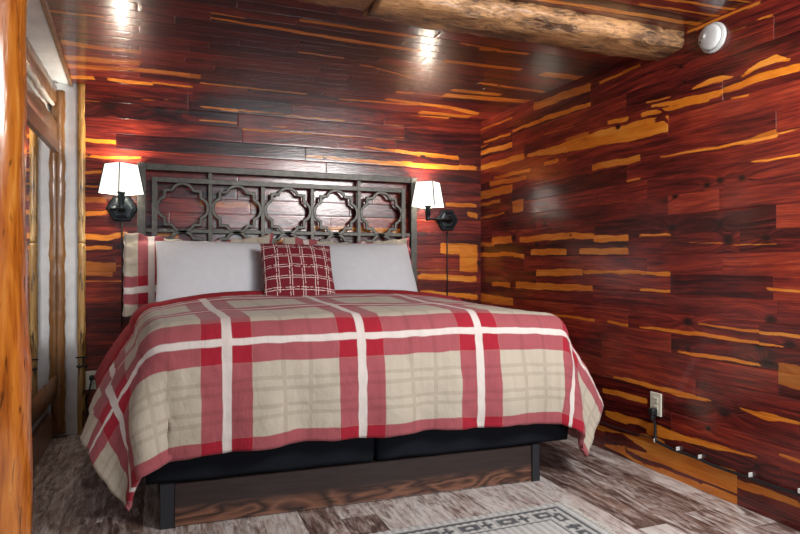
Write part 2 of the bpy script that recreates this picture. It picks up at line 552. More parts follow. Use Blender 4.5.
# --- right wall: u = Y, v = Z
cr = lambda x, y: tuple(on_x(x, y, XR)[1:3])
R_JOINTS = [cr(x, y) for x, y in [(646.5, 111), (668, 127), (776, 124), (647, 185), (668, 205), (776, 218), (647, 262), (670, 282), (777, 310),
    (671, 341), (778, 382), (780, 473), (737, 490), (592, 162), (627, 172), (512, 140), (590.5, 96), (626, 99), (534, 106), (524, 158), (491, 185),
    (512, 195), (523, 206), (594, 230), (492, 236), (628, 246), (524, 258), (536, 278), (593, 293), (513, 303), (628, 318), (671, 421), (774, 28)]]
R_STREAKS = feat([
    [(652, 106, 3), (690, 100, 6), (720, 93, 7), (752, 80, 8), (800, 67, 9)],
    [(693, 89, 2), (710, 81, 6), (722, 78, 6), (732, 77, 2)],
    [(742, 76, 2), (760, 65, 7), (776, 58, 8), (789, 60, 3)],
    [.7, (728, 33, 2), (746, 26, 2)], [.7, (758, 19, 2), (772, 16, 3)], [.8, (688, 32, 3), (724, 17, 3), (760, 2, 3)],
    [(732, 98, 2), (748, 95, 2)], [.8, (647, 103, 2), (670, 97, 2)], [(642, 115, 5), (672, 108, 4), (708, 100, 3)],
    [(528, 155, 3), (545, 152, 6), (560, 149, 10), (600, 138, 15), (640, 130, 19), (655, 126, 18), (668, 123, 16)],
    [(660, 157, 1.5), (720, 147, 3), (752, 141, 4), (776, 136, 2.5)], [(780, 133, 1.5), (800, 128, 1.5)], [.6, (745, 143, 5), (776, 131, 6)],
    [(752, 162, 2), (800, 155, 2.5)], [.75, (594, 167, 6), (640, 158, 7)], [.8, (627, 181, 2), (640, 179, 2)],
    [(480, 168, 5), (500, 163, 6), (524, 156, 6)], [.9, (480, 153, 4), (512, 145, 6)], [.7, (484, 142, 2), (510, 134, 3)], [.6, (480, 130, 2), (512, 118, 2)],
    [.85, (513, 131, 2), (550, 117, 5), (588, 105, 4)], [.75, (534, 107, 8), (560, 97, 8), (590, 87, 8)], [.8, (600, 83, 3), (640, 65, 3)],
    [(608, 123, 4), (628, 118, 5)], [.6, (566, 140, 2), (588, 133, 4)], [.6, (544, 135, 1), (574, 126, 1)],
    [.85, (544, 164, 4), (558, 160, 4)], [.85, (494, 178, 3), (530, 170, 4)], [.9, (490, 184, 5), (526, 178, 4)], [.9, (480, 196, 8), (512, 188, 8)],
    [.9, (513, 207, 12), (523, 205, 12)], [.8, (480, 205, 3), (500, 201, 3)], [.7, (480, 219, 2), (504, 213, 2)],
    [(492, 241, 6.8), (512, 239, 6.8)], [.9, (480, 245, 4.1), (494, 244, 4.1)], [(520, 240, 5.4), (560, 236, 6.8), (592, 236, 5.4)], [(594, 239, 6.8), (628, 238, 6.8)],
    [(531, 251, 8.1), (566, 251, 8.1)], [.8, (580, 251, 6.8), (628, 250, 9.5)], [(480, 255, 4.1), (512, 254, 4.1), (524, 257, 5.4)],
    [(537, 273, 6.8), (582, 272, 6.8)], [.9, (584, 272, 2.7), (640, 272, 4.1)], [(640, 273, 4.1), (670, 274, 4.1)], [(640, 290, 2.7), (668, 291, 3.4)],
    [(516, 285, 6.8), (555, 287, 6.8), (592, 288, 5.4)], [.9, (492, 284, 4.1), (510, 285, 5.4)], [.8, (480, 297, 8.1), (512, 302, 8.1)],
    [(640, 235.5, 2.5), (670, 234.5, 2.5)], [.6, (690, 243, 1.5), (726, 243, 1.5)], [.6, (732, 245, 1.5), (776, 244, 1.5)], [.8, (768, 289, 3), (800, 292, 3)],
    [(640, 327, 2), (690, 333, 4), (732, 339, 4), (783, 347, 2)], [.85, (698, 324, 2), (752, 331, 3), (800, 337, 4)],
    [(548, 314, 2), (594, 320, 3)], [.9, (608, 322, 3), (626, 325, 3)], [(679, 352, 1.5), (700, 355, 4), (720, 358, 4), (762, 365, 3)],
    [(640, 383, 4), (676, 393, 6), (711, 401, 2)], [(614, 377, 3), (640, 383, 4)], [(603, 390, 5), (647, 401, 6)],
    [.45, (779, 373, 22), (800, 379, 24)], [(740, 408, 2), (768, 417, 7), (800, 423, 3)],
    [(606, 413, 6), (640, 425, 12), (658, 431, 11), (690, 440, 7), (756, 457, 2)], [.7, (780, 455, 3), (800, 461, 4)],
    [(590, 430, 16), (620, 443, 22), (640, 451, 27), (680, 467, 31), (736, 489, 36)], [(738, 483, 9), (770, 494, 8), (800, 505, 6)],
    [.7, (640, 436, 8), (664, 443, 6)],
], cr, 0)
R_DARKS = feat([
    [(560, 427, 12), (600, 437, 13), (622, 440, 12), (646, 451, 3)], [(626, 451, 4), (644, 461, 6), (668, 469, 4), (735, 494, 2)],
    [(628, 425, 3), (636, 429, 9), (646, 431, 5)], [.8, (655, 107, 3), (668, 113, 3)], [.8, (655, 121, 5), (664, 117, 7), (668, 124, 3)],
    [.8, (720, 95, 2), (800, 72, 2)], [.7, (528, 248, 3), (640, 247, 2)],
], cr, 0)
R_KNOTS = [(*cr(x, y), r) for x, y, r in [(724, 412, .026), (688, 322, .024), (672, 228, .022), (768, 363, .026), (771, 320, .022), (790, 345, .02),
    (720, 225, .015), (728, 240, .022), (766, 238, .016), (720, 180, .016), (707, 185, .014), (675, 196, .015), (618, 127, .014), (514, 238, .025), (537, 245, .02), (760, 347, .02), (742, 178, .014)]]
def r_tone(u, v, t):
    return t
plank_surface('wall_right', lambda u, v: np.stack([np.full_like(u, XR), u, v], -1), (-1, 0, 0), -1.75, YB + .03, ROWS, R_JOINTS, R_STREAKS, R_DARKS, R_KNOTS,
              [M['cedar'], M['gap']], 11, du=.010, nv=15, coarse=(1.6, 9), rand_sap=.06, tone_rng=(.43, .72), flip=True)

# --- back wall: u = X, v = Z
cb = lambda x, y: (on_y(x, y, YB)[0], on_y(x, y, YB)[2])
B_JOINTS = [cb(x, y) for x, y in [(404, 131), (459, 161), (405, 186), (237.5, 116), (305.5, 150), (238, 176), (326.5, 166), (116, 136), (141, 153), (116, 262), (460, 262), (250, 210), (170, 222), (350, 214), (300, 232)]]
B_STREAKS = feat([
    [(87, 140, 4), (115, 142, 4)], [.9, (88, 157, 2.5), (140, 158, 2.5)], [.9, (200, 106, 2), (238, 111, 3)], [.8, (200, 120, 1.5), (237, 123, 2)], [.6, (140, 100, 1), (168, 100, 1)],
    [.8, (238, 110, 2), (344, 121, 1.5)], [.6, (264, 126, 1), (286, 127, 1)], [(306, 156, 2), (330, 158, 3), (360, 161, 4), (404, 164, 5), (442, 167, 5), (476, 168, 4)],
    [.9, (364, 147, 1), (410, 153, 4), (458, 158, 4)], [.6, (387, 124, 1), (404, 126, 1)], [.6, (384, 137, 1), (403, 138, 1)], [(446, 204, 4), (476, 206, 4)],
    [(441, 248, 11), (477, 250, 11)], [(460, 263, 16), (477, 264, 17)], [(418, 276, 6), (476, 279, 6)], [(420, 292, 4), (477, 297, 5)], [.9, (468, 214, 5), (477, 216, 5)],
    [(88, 236, 6), (108, 238, 6), (127, 234, 5)], [.9, (88, 248, 4), (112, 248, 4)], [.6, (89, 281, 1.5), (130, 281, 1.5)], [.6, (115, 265, 1.5), (130, 266, 1.5)],
    [.8, (88, 173, 3), (106, 172, 3)], [.7, (88, 186, 2), (100, 187, 2)], [.85, (88, 214, 5), (110, 212, 4)], [(157, 234, 5), (178, 236, 5)], [(312, 228, 4), (350, 229, 5), (402, 231, 5)], [.9, (268, 240, 5), (300, 240, 5)],
    [.5, (200, 203, 6), (262, 206, 6)], [.5, (88, 200, 6), (106, 200, 6)], [.45, (88, 268, 14), (112, 270, 14)],
], cb, 0)
B_KNOTS = [(*cb(x, y), r) for x, y, r in [(110, 106, .03), (160, 110, .035), (178, 112, .02), (423, 156, .016), (256, 157, .014), (120, 247, .018)]]
def b_tone(u, v, t):        # upper boards toned down: partly darker heartwood, partly to offset bulb light
    return t - .08 if v > 1.74 else t
plank_surface('wall_back', lambda u, v: np.stack([u, np.full_like(u, YB), v], -1), (0, -1, 0), -.44, XR + .03, ROWS, B_JOINTS, B_STREAKS, [], B_KNOTS,
              [M['cedar'], M['gap']], 23, tone_of=b_tone, du=.011, nv=11, coarse=(-9, 9), rand_sap=.08, tone_rng=(.42, .70))

# --- ceiling: boards run along X; u = X, v = Y
cc = lambda x, y: tuple(on_z(x, y, ZC)[0:2])
YROWS = [YB + .03] + [YB - .094 * k for k in range(1, 65)]
YROWS = YROWS[::-1]
C_JOINTS = [cc(x, y) for x, y in [(138, 10), (138.5, 31), (139, 49), (139.5, 66), (140, 76), (212, 16), (300, 19), (238, 46), (395, 93), (444, 98), (540, 76), (480, 82)]]
C_STREAKS = feat([
    [.8, (50, 11, 1.5), (102, 17, 1.5)], [.6, (62, 42, 5), (100, 48, 4), (140, 52, 4)], [.55, (66, 58, 5), (140, 63, 5)], [.5, (68, 66, 4), (140, 70, 4), (200, 76, 3)],
    [(71, 77, 3.5), (94, 78, 3.5)], [(108, 79, 3), (130, 82, 4), (152, 84, 3)], [.9, (152, 82.5, 2), (192, 87, 2)], [.5, (150, 70, 3), (200, 78, 3)],
    [.8, (212, 13, 1.5), (244, 18, 1.5)], [(211, 18, 2), (280, 29, 3), (344, 40, 3), (420, 51, 3)], [(444, 61, 3), (480, 65, 3), (520, 70, 3)], [.9, (542, 74, 5), (588, 79, 5)],
    [.9, (480, 49, 2), (528, 54, 2)], [.9, (480, 83, 2), (544, 92, 2)], [(444, 95, 4), (480, 98, 4), (534, 102, 4)], [.8, (452, 90, 3), (500, 95, 3)],
    [.9, (300, 20, 2.5), (360, 29, 2.5), (416, 37, 3)], [.8, (460, 43, 2), (500, 50, 2)], [.8, (298, 52, 1.5), (344, 58, 1.5)], [.8, (200, 83, 1.5), (306, 94, 1.5)], [.7, (268, 103, 1.5), (306, 105.5, 1.5)],
    [(396, 92, 2), (414, 93, 2)], [(386, 99, 2), (452, 108, 3), (478, 114, 3)], [.9, (340, 99, 1.5), (416, 105, 1.5)], [(406, 116, 2.5), (448, 118.5, 3)], [.8, (420, 112, 3), (470, 117, 3)],
    [.8, (376, 68, 1), (412, 78, 1)], [.8, (360, 65, 1.2), (372, 67, 1.2)],
    [.9, (500, -9, 3), (542, 0, 3), (572, 4, 3), (640, 15, 4), (702, 25, 4)], [.8, (640, 4, 2), (720, 16, 2)], [.9, (640, -6, 3), (672, 0, 3), (738, 10, 3)], [.8, (700, -5, 2), (752, 2, 2)],
], cc, 0)
C_KNOTS = [(*cc(x, y), r) for x, y, r in [(310, 46, .03), (428, 68, .02), (472, 81, .03), (200, 60, .02), (250, 68, .02), (292, 16, .03)]]
def c_glow_tone(u, v, t):  # boards above the sconces lightened: lamp glow put into their tone
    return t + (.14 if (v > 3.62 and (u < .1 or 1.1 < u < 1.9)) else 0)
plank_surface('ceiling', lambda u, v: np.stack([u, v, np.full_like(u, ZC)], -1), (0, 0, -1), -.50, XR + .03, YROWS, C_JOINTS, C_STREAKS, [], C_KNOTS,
              [M['cedar'], M['gap']], 35, du=.014, nv=9, coarse=(-9, 9), rand_sap=.08, tone_rng=(.26, .60), flip=True, tone_of=c_glow_tone)

# --- floor: planks run along Y; u = Y, v = X
FROWS = [-2.65 + .152 * k for k in range(34)]
FROWS = [x for x in FROWS if x < XR - .02] + [XR + .03]
plank_surface('floor', lambda u, v: np.stack([v, u, np.zeros_like(u)], -1), (0, 0, 1), -1.78, YB + .03, FROWS, [], [], [], [],
              [M['floor'], M['floor_gap']], 5, du=.05, nv=4, rand_sap=0, flip=True, avg_len=.95, gap=.0006, tone_rng=(.12, .88))

# --- plaster parts of the room
bm = bmesh.new()
add_box(bm, XL - .1, XL, 1.75, YB + .1, 0, ZC + .05)
add_box(bm, XL - .1, -.44, YB + .002, YB + .1, 0, ZC + .05)
tag(obj('wall_left', bm, M['white_wall']), kind='structure')
tag(obj('wall_front', box(-2.7, XL - .1, 1.75, 1.85, 0, ZC + .05), M['back_wood']), kind='structure')
tag(obj('wall_side', box(-2.75, -2.65, -1.8, 1.85, 0, ZC + .05), M['back_wood']), kind='structure')
tag(obj('ceiling', box(-2.7, -.505, -1.8, YB + .1, ZC + .006, ZC + .08), M['back_wood']), kind='structure')
bm = bmesh.new()                         # rear wall with a window opening
add_box(bm, -2.7, -.6, -1.85, -1.75, 0, ZC + .05)
add_box(bm, 2.1, XR + .05, -1.85, -1.75, 0, ZC + .05)
add_box(bm, -.6, 2.1, -1.85, -1.75, 0, .8)
add_box(bm, -.6, 2.1, -1.85, -1.75, 2.0, ZC + .05)
tag(obj('wall_rear', bm, M['back_wood']), kind='structure')
bm = bmesh.new()
for x0, x1, z0, z1 in ((-.6, -.54, .8, 2.0), (2.04, 2.1, .8, 2.0), (.72, .78, .8, 2.0), (-.6, 2.1, .8, .86), (-.6, 2.1, 1.94, 2.0)):
    add_box(bm, x0, x1, -1.84, -1.76, z0, z1, .004)
w = tag(obj('fill_window_1', bm, M['slab_brown']), kind='structure')  # unseen window, made up to hold the rear fill light

def edge_x(Y): return -.510 + (4.26 - Y) * .040       # the cedar boards stop on a slightly slanted line
bm = bmesh.new()
lo = [bm.verts.new(p) for p in ((XL - .02, YB + .05, ZC - .006), (edge_x(YB + .05), YB + .05, ZC - .006), (edge_x(1.6), 1.6, ZC - .006), (XL - .02, 1.6, ZC - .006))]
hi = [bm.verts.new((v.co.x, v.co.y, ZC + .003)) for v in lo]
bm.faces.new(lo); bm.faces.new(hi[::-1])
for k in range(4): bm.faces.new((lo[k], hi[k], hi[(k + 1) % 4], lo[(k + 1) % 4]))
tag(obj('ceiling', bm, M['white_wall']), kind='structure')
bm = bmesh.new()
add_sweep(bm, [(edge_x(1.6), 1.6, ZC - .009), (edge_x(YB), YB, ZC - .009)], rectp(.020, .024, .003), False, Vector((0, 0, 1)))
tag(obj('trim_2', bm, M['slab_brown']), kind='structure')


def wavy_slab(L0, L1, e0, e1, thick, amp=(.008, .010), seed=1.0, n=60, axis='z', place=None):
    """live-edge board: runs from L0 to L1, wandering between edges e0 and e1, with rounded faces"""
    bm = bmesh.new()
    rings = []
    for i in range(n + 1):
        l = L0 + (L1 - L0) * i / n
        a = e0 + amp[0] * (noise.noise((l * 4.2, seed, 0)) + .5 * noise.noise((l * 13, seed, 3)))
        b = e1 + amp[1] * (noise.noise((l * 4.2, seed, 9)) + .6 * noise.noise((l * 13, seed, 12)) + .3 * noise.noise((l * 31, seed, 15)))
        c = thick * .28
        rings.append([bm.verts.new(place(l, x, y)) for x, y in ((a, 0), (b, 0), (b + c * .25, thick * .45), (b - c * .7, thick), (a + c * .7, thick), (a - c * .25, thick * .45))])
    for A, B in zip(rings[:-1], rings[1:]):
        for j in range(6):
            bm.faces.new((A[j], A[(j + 1) % 6], B[(j + 1) % 6], B[j]))
    bm.faces.new(rings[0]); bm.faces.new(rings[-1][::-1])
    return bm

# yellow live-edge corner slab, two lengths meeting at a butt joint
zj = on_y(82, 243.5, YB - .03)[2]
bm = wavy_slab(0, zj - .0015, -.473, -.432, .032, (.004, .006), 2.0, place=lambda l, a, t: (a, YB + .001 - t, l))
b2 = wavy_slab(zj + .0015, ZC, -.473, -.434, .030, (.003, .008), 5.0, place=lambda l, a, t: (a, YB + .001 - t, l))
me = bpy.data.meshes.new('tmp'); b2.to_mesh(me); b2.free(); bm.from_mesh(me); bpy.data.meshes.remove(me)
tag(obj('trim_1', bm, M['slab_yellow'], smooth=True), kind='structure')

# sawn board along the foot of the left wall
tag(obj('baseboard_left', box(XL, XL + .032, 1.8, 4.15, 0, .16, .004), M['sawn']), kind='structure')

# ------------------------------------------------------------------ live-edge mirror on the left wall
mir = thing('wall_mirror', 'tall wall mirror framed in brown live-edge slabs on the white left wall', 'mirror', (XL, 3.2, 0.17))
XM = on_y(56.3, 300, 4.19)[0]
obj('mirror_glass', box(XL + .004, XM, 2.2, 4.19, .30, 1.78), M['mirror'], mir, world=True)
# far upright, its wavy edge facing into the room
obj('frame_upright', wavy_slab(.02, 2.10, XM - .030, XM + .040, .045, (.004, .010), 11, 90, place=lambda l, a, t: (a, 4.245 - t, l)), M['slab_brown'], mir, True, True)
obj('frame_upright', wavy_slab(.17, 2.05, 2.1, 2.22, .05, (.01, .012), 15, 60, place=lambda l, a, t: (XL + t, a, l)), M['slab_brown'], mir, True, True)
top = obj('top_slab', wavy_slab(2.2, 4.17, 1.79, 1.905, .060, (.004, .016), 21, 60, place=lambda l, a, t: (XL + t, l, a)), M['slab_brown'], mir, True, True)
obj('sawn_rail', box(XL, XL + .066, 2.2, 4.17, 1.715, 1.792, .003), M['sawn'], mir, world=True)
obj('upper_slab', wavy_slab(2.2, 4.17, 2.005, 2.115, .055, (.014, .006), 27, 60, place=lambda l, a, t: (XL + t, l, a)), M['slab_brown'], mir, True, True)
obj('bottom_slab', wavy_slab(2.2, 4.17, .25, .40, .055, (.006, .022), 33, 60, place=lambda l, a, t: (XL + t, l, a)), M['slab_brown'], mir, True, True)
for z, sd, am in ((1.912, 21, .016), (2.0, 27, .014), (.408, 33, .022)):
    pts = []
    for i in range(70):
        l = 2.2 + 1.97 * i / 69
        pts.append((XL + .034, l, z + am * (noise.noise((l * 4.2, sd, 9)) + .6 * noise.noise((l * 13, sd, 12)))))
    obj('live_edge', tube(pts, .012, 8, up=Vector((1, 0, .01))), M['cambium'], mir, True, True)
# ------------------------------------------------------------------ logs
def log_bm(L, r0, r1, seed, n=70, m=28, amp=.012):
    bm = bmesh.new()
    rings = []
    for i in range(n + 1):
        z = L * i / n
        r = r0 + (r1 - r0) * i / n
        ring = []
        for k in range(m):
            a = 2 * PI * k / m
            d = amp * noise.noise((math.cos(a) * 1.3, math.sin(a) * 1.3, z * 2.2 + seed)) + amp * .35 * noise.noise((math.cos(a) * 4, math.sin(a) * 4, z * 7 + seed))
            ring.append(bm.verts.new(((r + d) * math.cos(a), (r + d) * math.sin(a), z)))
        rings.append(ring)
    for A, B in zip(rings[:-1], rings[1:]):
        for k in range(m):
            bm.faces.new((A[k], A[(k + 1) % m], B[(k + 1) % m], B[k]))
    bm.faces.new(rings[0][::-1]); bm.faces.new(rings[-1])
    return bm

# foreground post: right edge seen at x = 26
PR = .125
pp = ray(26.5, 264) * 1.55
pc = pp + np.array([-RT[0], -RT[1], 0]) * (PR * 1.03 + .008)
post = obj('log_post', log_bm(ZC + .006, PR + .003, PR - .006, 3.0), M['post'], smooth=True)
post.location = (pc[0], pc[1], 0)
tag(post, 'thick amber varnished log post in the foreground at the left edge', 'post')

def half_log(x0, x1, yc, hw, dep, seed, n=110, m=16, amp=.016):
    bm = bmesh.new()
    rings = []
    for i in range(n + 1):
        x = (x1 - x0) * i / n
        ring = []
        for k in range(m + 1):
            a = PI * k / m
            c, s = math.cos(a), math.sin(a)
            d = 1 + amp / dep * (.6 * noise.noise((x * 3, c * 2 + seed, s * 2)) + .5 * noise.noise((x * 11, c * 6 + seed, s * 6)))
            sq = lambda t: math.copysign(abs(t) ** .6, t)
            ring.append(bm.verts.new((x, hw * sq(c) * d, -dep * sq(s) * d)))
        rings.append(ring)
    for A, B in zip(rings[:-1], rings[1:]):
        for k in range(m):
            bm.faces.new((A[k], A[k + 1], B[k + 1], B[k]))
        bm.faces.new((A[m], A[0], B[0], B[m]))
    bm.faces.new(rings[0]); bm.faces.new(rings[-1][::-1])
    return bm

def beam_mat(name, pale, mid, dark, cover):
    t = NT(name)
    co = t.coords()
    a = t.noise(t.scale(co, (9, 34, 34)), 1, 6, .72, 1.2)
    b = t.noise(t.scale(co, (14, 60, 60)), 1, 4, .6, .8)
    c = t.noise(t.scale(co, (3, 8, 8)), 1, 3, .55)
    f = t.math('MULTIPLY_ADD', b, .5, t.math('MULTIPLY', a, .5))
    col = t.ramp(f, [(.34, mid), (.52, pale), (.7, tuple(min(1, x * 1.15) for x in pale))])
    k = t.math('MULTIPLY', t.math('SUBTRACT', t.math('MULTIPLY_ADD', a, .6, t.math('MULTIPLY', c, .5)), cover), 9, clamp=True)
    col = t.mix(k, col, t.ramp(b, [(.35, dark), (.7, mid)]))
    t.set(Base_Color=col, Roughness=.5, Coat_Weight=.05, Coat_Roughness=.4)
    t.bump(t.math('MULTIPLY_ADD', b, .5, t.math('MULTIPLY', k, -.6)), .6, .008)
    return t.m
M['beam'] = beam_mat('peeled_bark_log', (.46, .245, .105), (.125, .050, .019), (.022, .014, .010), .51)
M['beam2'] = beam_mat('dark_peeled_log', (.32, .15, .062), (.13, .055, .022), (.04, .02, .014), .56)
XJ = on_z(377, 12, 2.05)[0]
b1 = obj('log_beam', half_log(XJ + .004, XR + .01, 2.375, .130, .085, 2.0), M['beam'], smooth=True)
b1.location = (XJ + .004, 2.375, ZC)
tag(b1, 'pale half-peeled log beam with bark patches under the ceiling, meeting the right wall', 'beam')
b2 = obj('log_beam', half_log(-.49, XJ - .004, 2.36, .120, .062, 8.0), M['beam2'], smooth=True)
b2.location = (-.49, 2.36, ZC)
tag(b2, 'thinner darker log beam end at the top of the ceiling, left of the pale beam', 'beam')

# ------------------------------------------------------------------ bed
FOOT = (Vector((.9125, 2.5675)), Vector((.999, -.044)))
HEAD = (Vector((.845, 4.135)), Vector((1, 0)))
BL = 1.57
def bp(s, t):
    k = t / BL
    a = HEAD[0] + HEAD[1] * s
    b = FOOT[0] + FOOT[1] * s
    p = a.lerp(b, min(k, 1.0))
    if k > 1: p = p + Vector((-.044, -.999)) * (t - BL)
    return p

def bed_box(s0, s1, t0, t1, z0, z1, bev=.0, ns=1, nt=1):
    bm = bmesh.new()
    vs = add_box(bm, 0, 1, 0, 1, z0, z1)
    if bev: bmesh.ops.bevel(bm, geom=list(bm.edges), offset=0, affect='EDGES')
    for v in bm.verts:
        p = bp(s0 + v.co.x * (s1 - s0), t0 + v.co.y * (t1 - t0))
        v.co.x, v.co.y = p.x, p.y
    if bev:
        bmesh.ops.bevel(bm, geom=list(bm.edges), offset=bev, segments=4, profile=.5, affect='EDGES')
    return bm

bed = thing('bed', 'king bed with dark wood plank base, black corner posts and black upholstered platform', 'bed', (.9125, 3.35, 0))
HW = .965
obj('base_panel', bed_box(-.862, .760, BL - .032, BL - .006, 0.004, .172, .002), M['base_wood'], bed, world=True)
obj('side_panel', bed_box(-.90, -.875, .25, BL - .06, .004, .172, .002), M['black_wood'], bed, world=True)
obj('side_panel', bed_box(.765, .79, .25, BL - .06, .004, .172, .002), M['black_wood'], bed, world=True)
for s in (-1, 1):
    x, hw_ = (-.886, .027) if s < 0 else (.781, .020)
    obj('post', bed_box(x - hw_, x + hw_, BL - .058, BL, 0, .178, .003), M['black_wood'], bed, world=True)
    obj('post', bed_box(x - hw_, x + hw_, .2, .26, 0, .178, .003), M['black_wood'], bed, world=True)

def deck(s0, s1, sd):
    bm = bmesh.new()
    add_box(bm, 0, 1, 0, 1, .178, .45)
    bmesh.ops.subdivide_edges(bm, edges=list(bm.edges), cuts=14, use_grid_fill=True)
    for v in bm.verts:
        s = s0 + v.co.x * (s1 - s0); t = v.co.y * (BL - .01)
        e = max(abs(v.co.x - .5), abs(v.co.y - .5)) * 2
        z = v.co.z
        zc = (z - .178) / .272
        p = bp(s, t + (.016 * math.sin(PI * zc) if v.co.y > .99 else 0))
        if z < .2: z += .006 * noise.noise((s * 5, t * 5, sd)) + (.004 if e < .9 else 0)
        v.co = Vector((p.x, p.y, z + .004 * noise.noise((s * 9, t * 3, z * 9))))
    return bm
obj('upholstered_platform', deck(-HW, -.034, 1), M['black_fabric'], bed, True, True)
obj('upholstered_platform', deck(-.010, HW, 7), M['black_fabric'], bed, True, True)
obj('mattress', bed_box(-HW + .065, HW - .065, .02, BL - .08, .452, .705, .07), M['mattress'], bed, True, True)

# ------------------------------------------------------------------ comforter
RR = .11
OV = .562
TH = .50             # head end of the comforter, measured along the bed

def ease(x): x = max(0, min(1, x)); return x * x * (3 - 2 * x)

def drape(s, t, lift=0.0, sag=1.0):
    hw, L = HW + .015 - RR, BL + .030 - RR
    sg = 1 if s >= 0 else -1
    a = max(0.0, abs(s) - hw); b = max(0.0, t - L)
    r = math.hypot(a, b)
    top = .788 + .050 * (1 - min(1, abs(s) / hw) ** 4) * (1 - .55 * ease((t - .6) / 1.0)) + .012 * ease((1.0 - t) / .5) + lift
    top += .007 * noise.noise((s * 3.1, t * 3.3, 1.7)) + .0035 * noise.noise((s * 9, t * 8, 4.2))
    cs, ct = sg * min(abs(s), hw), min(t, L)
    if r < 1e-6:
        p = bp(cs, ct)
        return Vector((p.x, p.y, top))
    ph = math.atan2(b, a)                       # 0 = side, pi/2 = foot
    q = ph / (PI / 2)
    al_side = math.radians(30 if sg > 0 else 28)
    al = al_side * (1 - q) ** 1.3 + math.radians(3.0) * q
    if 0 < q < 1:
        al += math.radians(5) * math.sin(q * PI * 3.0 + (.4 if sg < 0 else 0)) * math.sin(PI * q) ** .7
    phd = (q ** 1.25) * PI / 2
    th = min(r / RR, PI / 2)
    out = (RR + lift) * math.sin(th)
    z = top - RR * (1 - math.cos(th))
    rest = r - RR * PI / 2
    if rest > 0:
        rp = ease(rest / .30)
        # soft vertical folds
        w = ease((q - .25) / .5)
        fold = w * rp * (.010 * math.sin(s * 11 + 1.3) + .008 * math.sin(s * 23 + .5)) + (1 - w) * rp * .012 * math.sin(t * 12 + 2 * sg) + rp * .010 * noise.noise((s * 4, t * 4, 6.0))
        belly = .022 * math.sin(min(1, rest / .46) * PI)
        out += rest * math.sin(al) + fold + belly
        z -= rest * math.cos(al)
    dx, dy = sg * math.cos(phd), math.sin(phd)
    p = bp(cs, ct)
    sd = HEAD[1].lerp(FOOT[1], min(1, ct / BL))
    p = p + sd * (dx * out) + Vector((-.044, -.999)) * (dy * out)
    wr = .0045 * noise.noise((s * 16, t * 14, 3)) + .003 * noise.noise((s * 34, t * 22, 8))
    return Vector((p.x + wr * dx, p.y - wr * dy, z))

TOT = BL + .03 - RR + OV
SMAX = HW + .015 - RR + OV
# comforter grid
ns, nt = 190, 120
S = np.linspace(-SMAX, SMAX, ns)
T = np.linspace(TH, TOT, nt)
Vv, pu, pv = [], [], []
for s in S:
    for t in T:
        # the four hanging corners are rounded
        a = max(0, abs(s) - (SMAX - .20)); b = max(0, t - (TOT - .20))
        s2, t2 = s, t
        rr = math.hypot(a, b)
        if a > 0 and b > 0:
            k = max(a, b) / rr
            k = 1 - (1 - k) * .55
            s2 = math.copysign(SMAX - .20 + a * k, s); t2 = TOT - .20 + b * k
        # hem wanders a little
        if t > TOT - .05: t2 += .006 * noise.noise((s * 7, 3, 1))
        Vv.append(drape(s2, t2)); pu.append(s + SMAX); pv.append(t)
M['comforter'] = plaid_mat('plaid_comforter', (SMAX - .655, .557, .100, .0190, [(.222, .009)]), (TOT - .427, .458, .085, .0125, [(.155, .008), (.195, .008)]))
M['red_cloth'] = plain('crimson_cotton', (.235, .004, .012), .85, var=.1, nscale=40, bump=.25, bscale=60)
me = np_mesh('comforter', [tuple(v) for v in Vv], grid_quads(ns, nt), {'pu': pu, 'pv': pv})
com = link('comforter', me, M['comforter'], None, True)
md = com.modifiers.new('loft', 'SOLIDIFY'); md.thickness = .022; md.offset = -1
tag(com, 'red, white and tan plaid comforter draped over the bed with a hanging foot', 'comforter')
# crimson turned-back edge at the head, hanging down the sides
ns2, nt2 = 150, 16
Vv = []
SM2 = SMAX - .05
for s in np.linspace(-SM2, SM2, ns2):
    a = max(0, abs(s) - HW + .1)
    for k in range(nt2):
        x = k / (nt2 - 1)
        t = TH - .012 - min(.26, max(0, abs(s) - HW + .06) * 1.5) * (1 - x) + (.085 + min(.10, max(0, abs(s) - HW) * .35)) * x
        c = math.sin(PI * x) ** .5
        lift = .006 + .026 * c
        Vv.append(drape(s, t, lift))
me = np_mesh('turned_edge', [tuple(v) for v in Vv], grid_quads(ns2, nt2))
te = link('turned_edge', me, M['red_cloth'], com, True)
te['label'] = 'crimson turned-back edge'
md = te.modifiers.new('t', 'SOLIDIFY'); md.thickness = .012; md.offset = -1
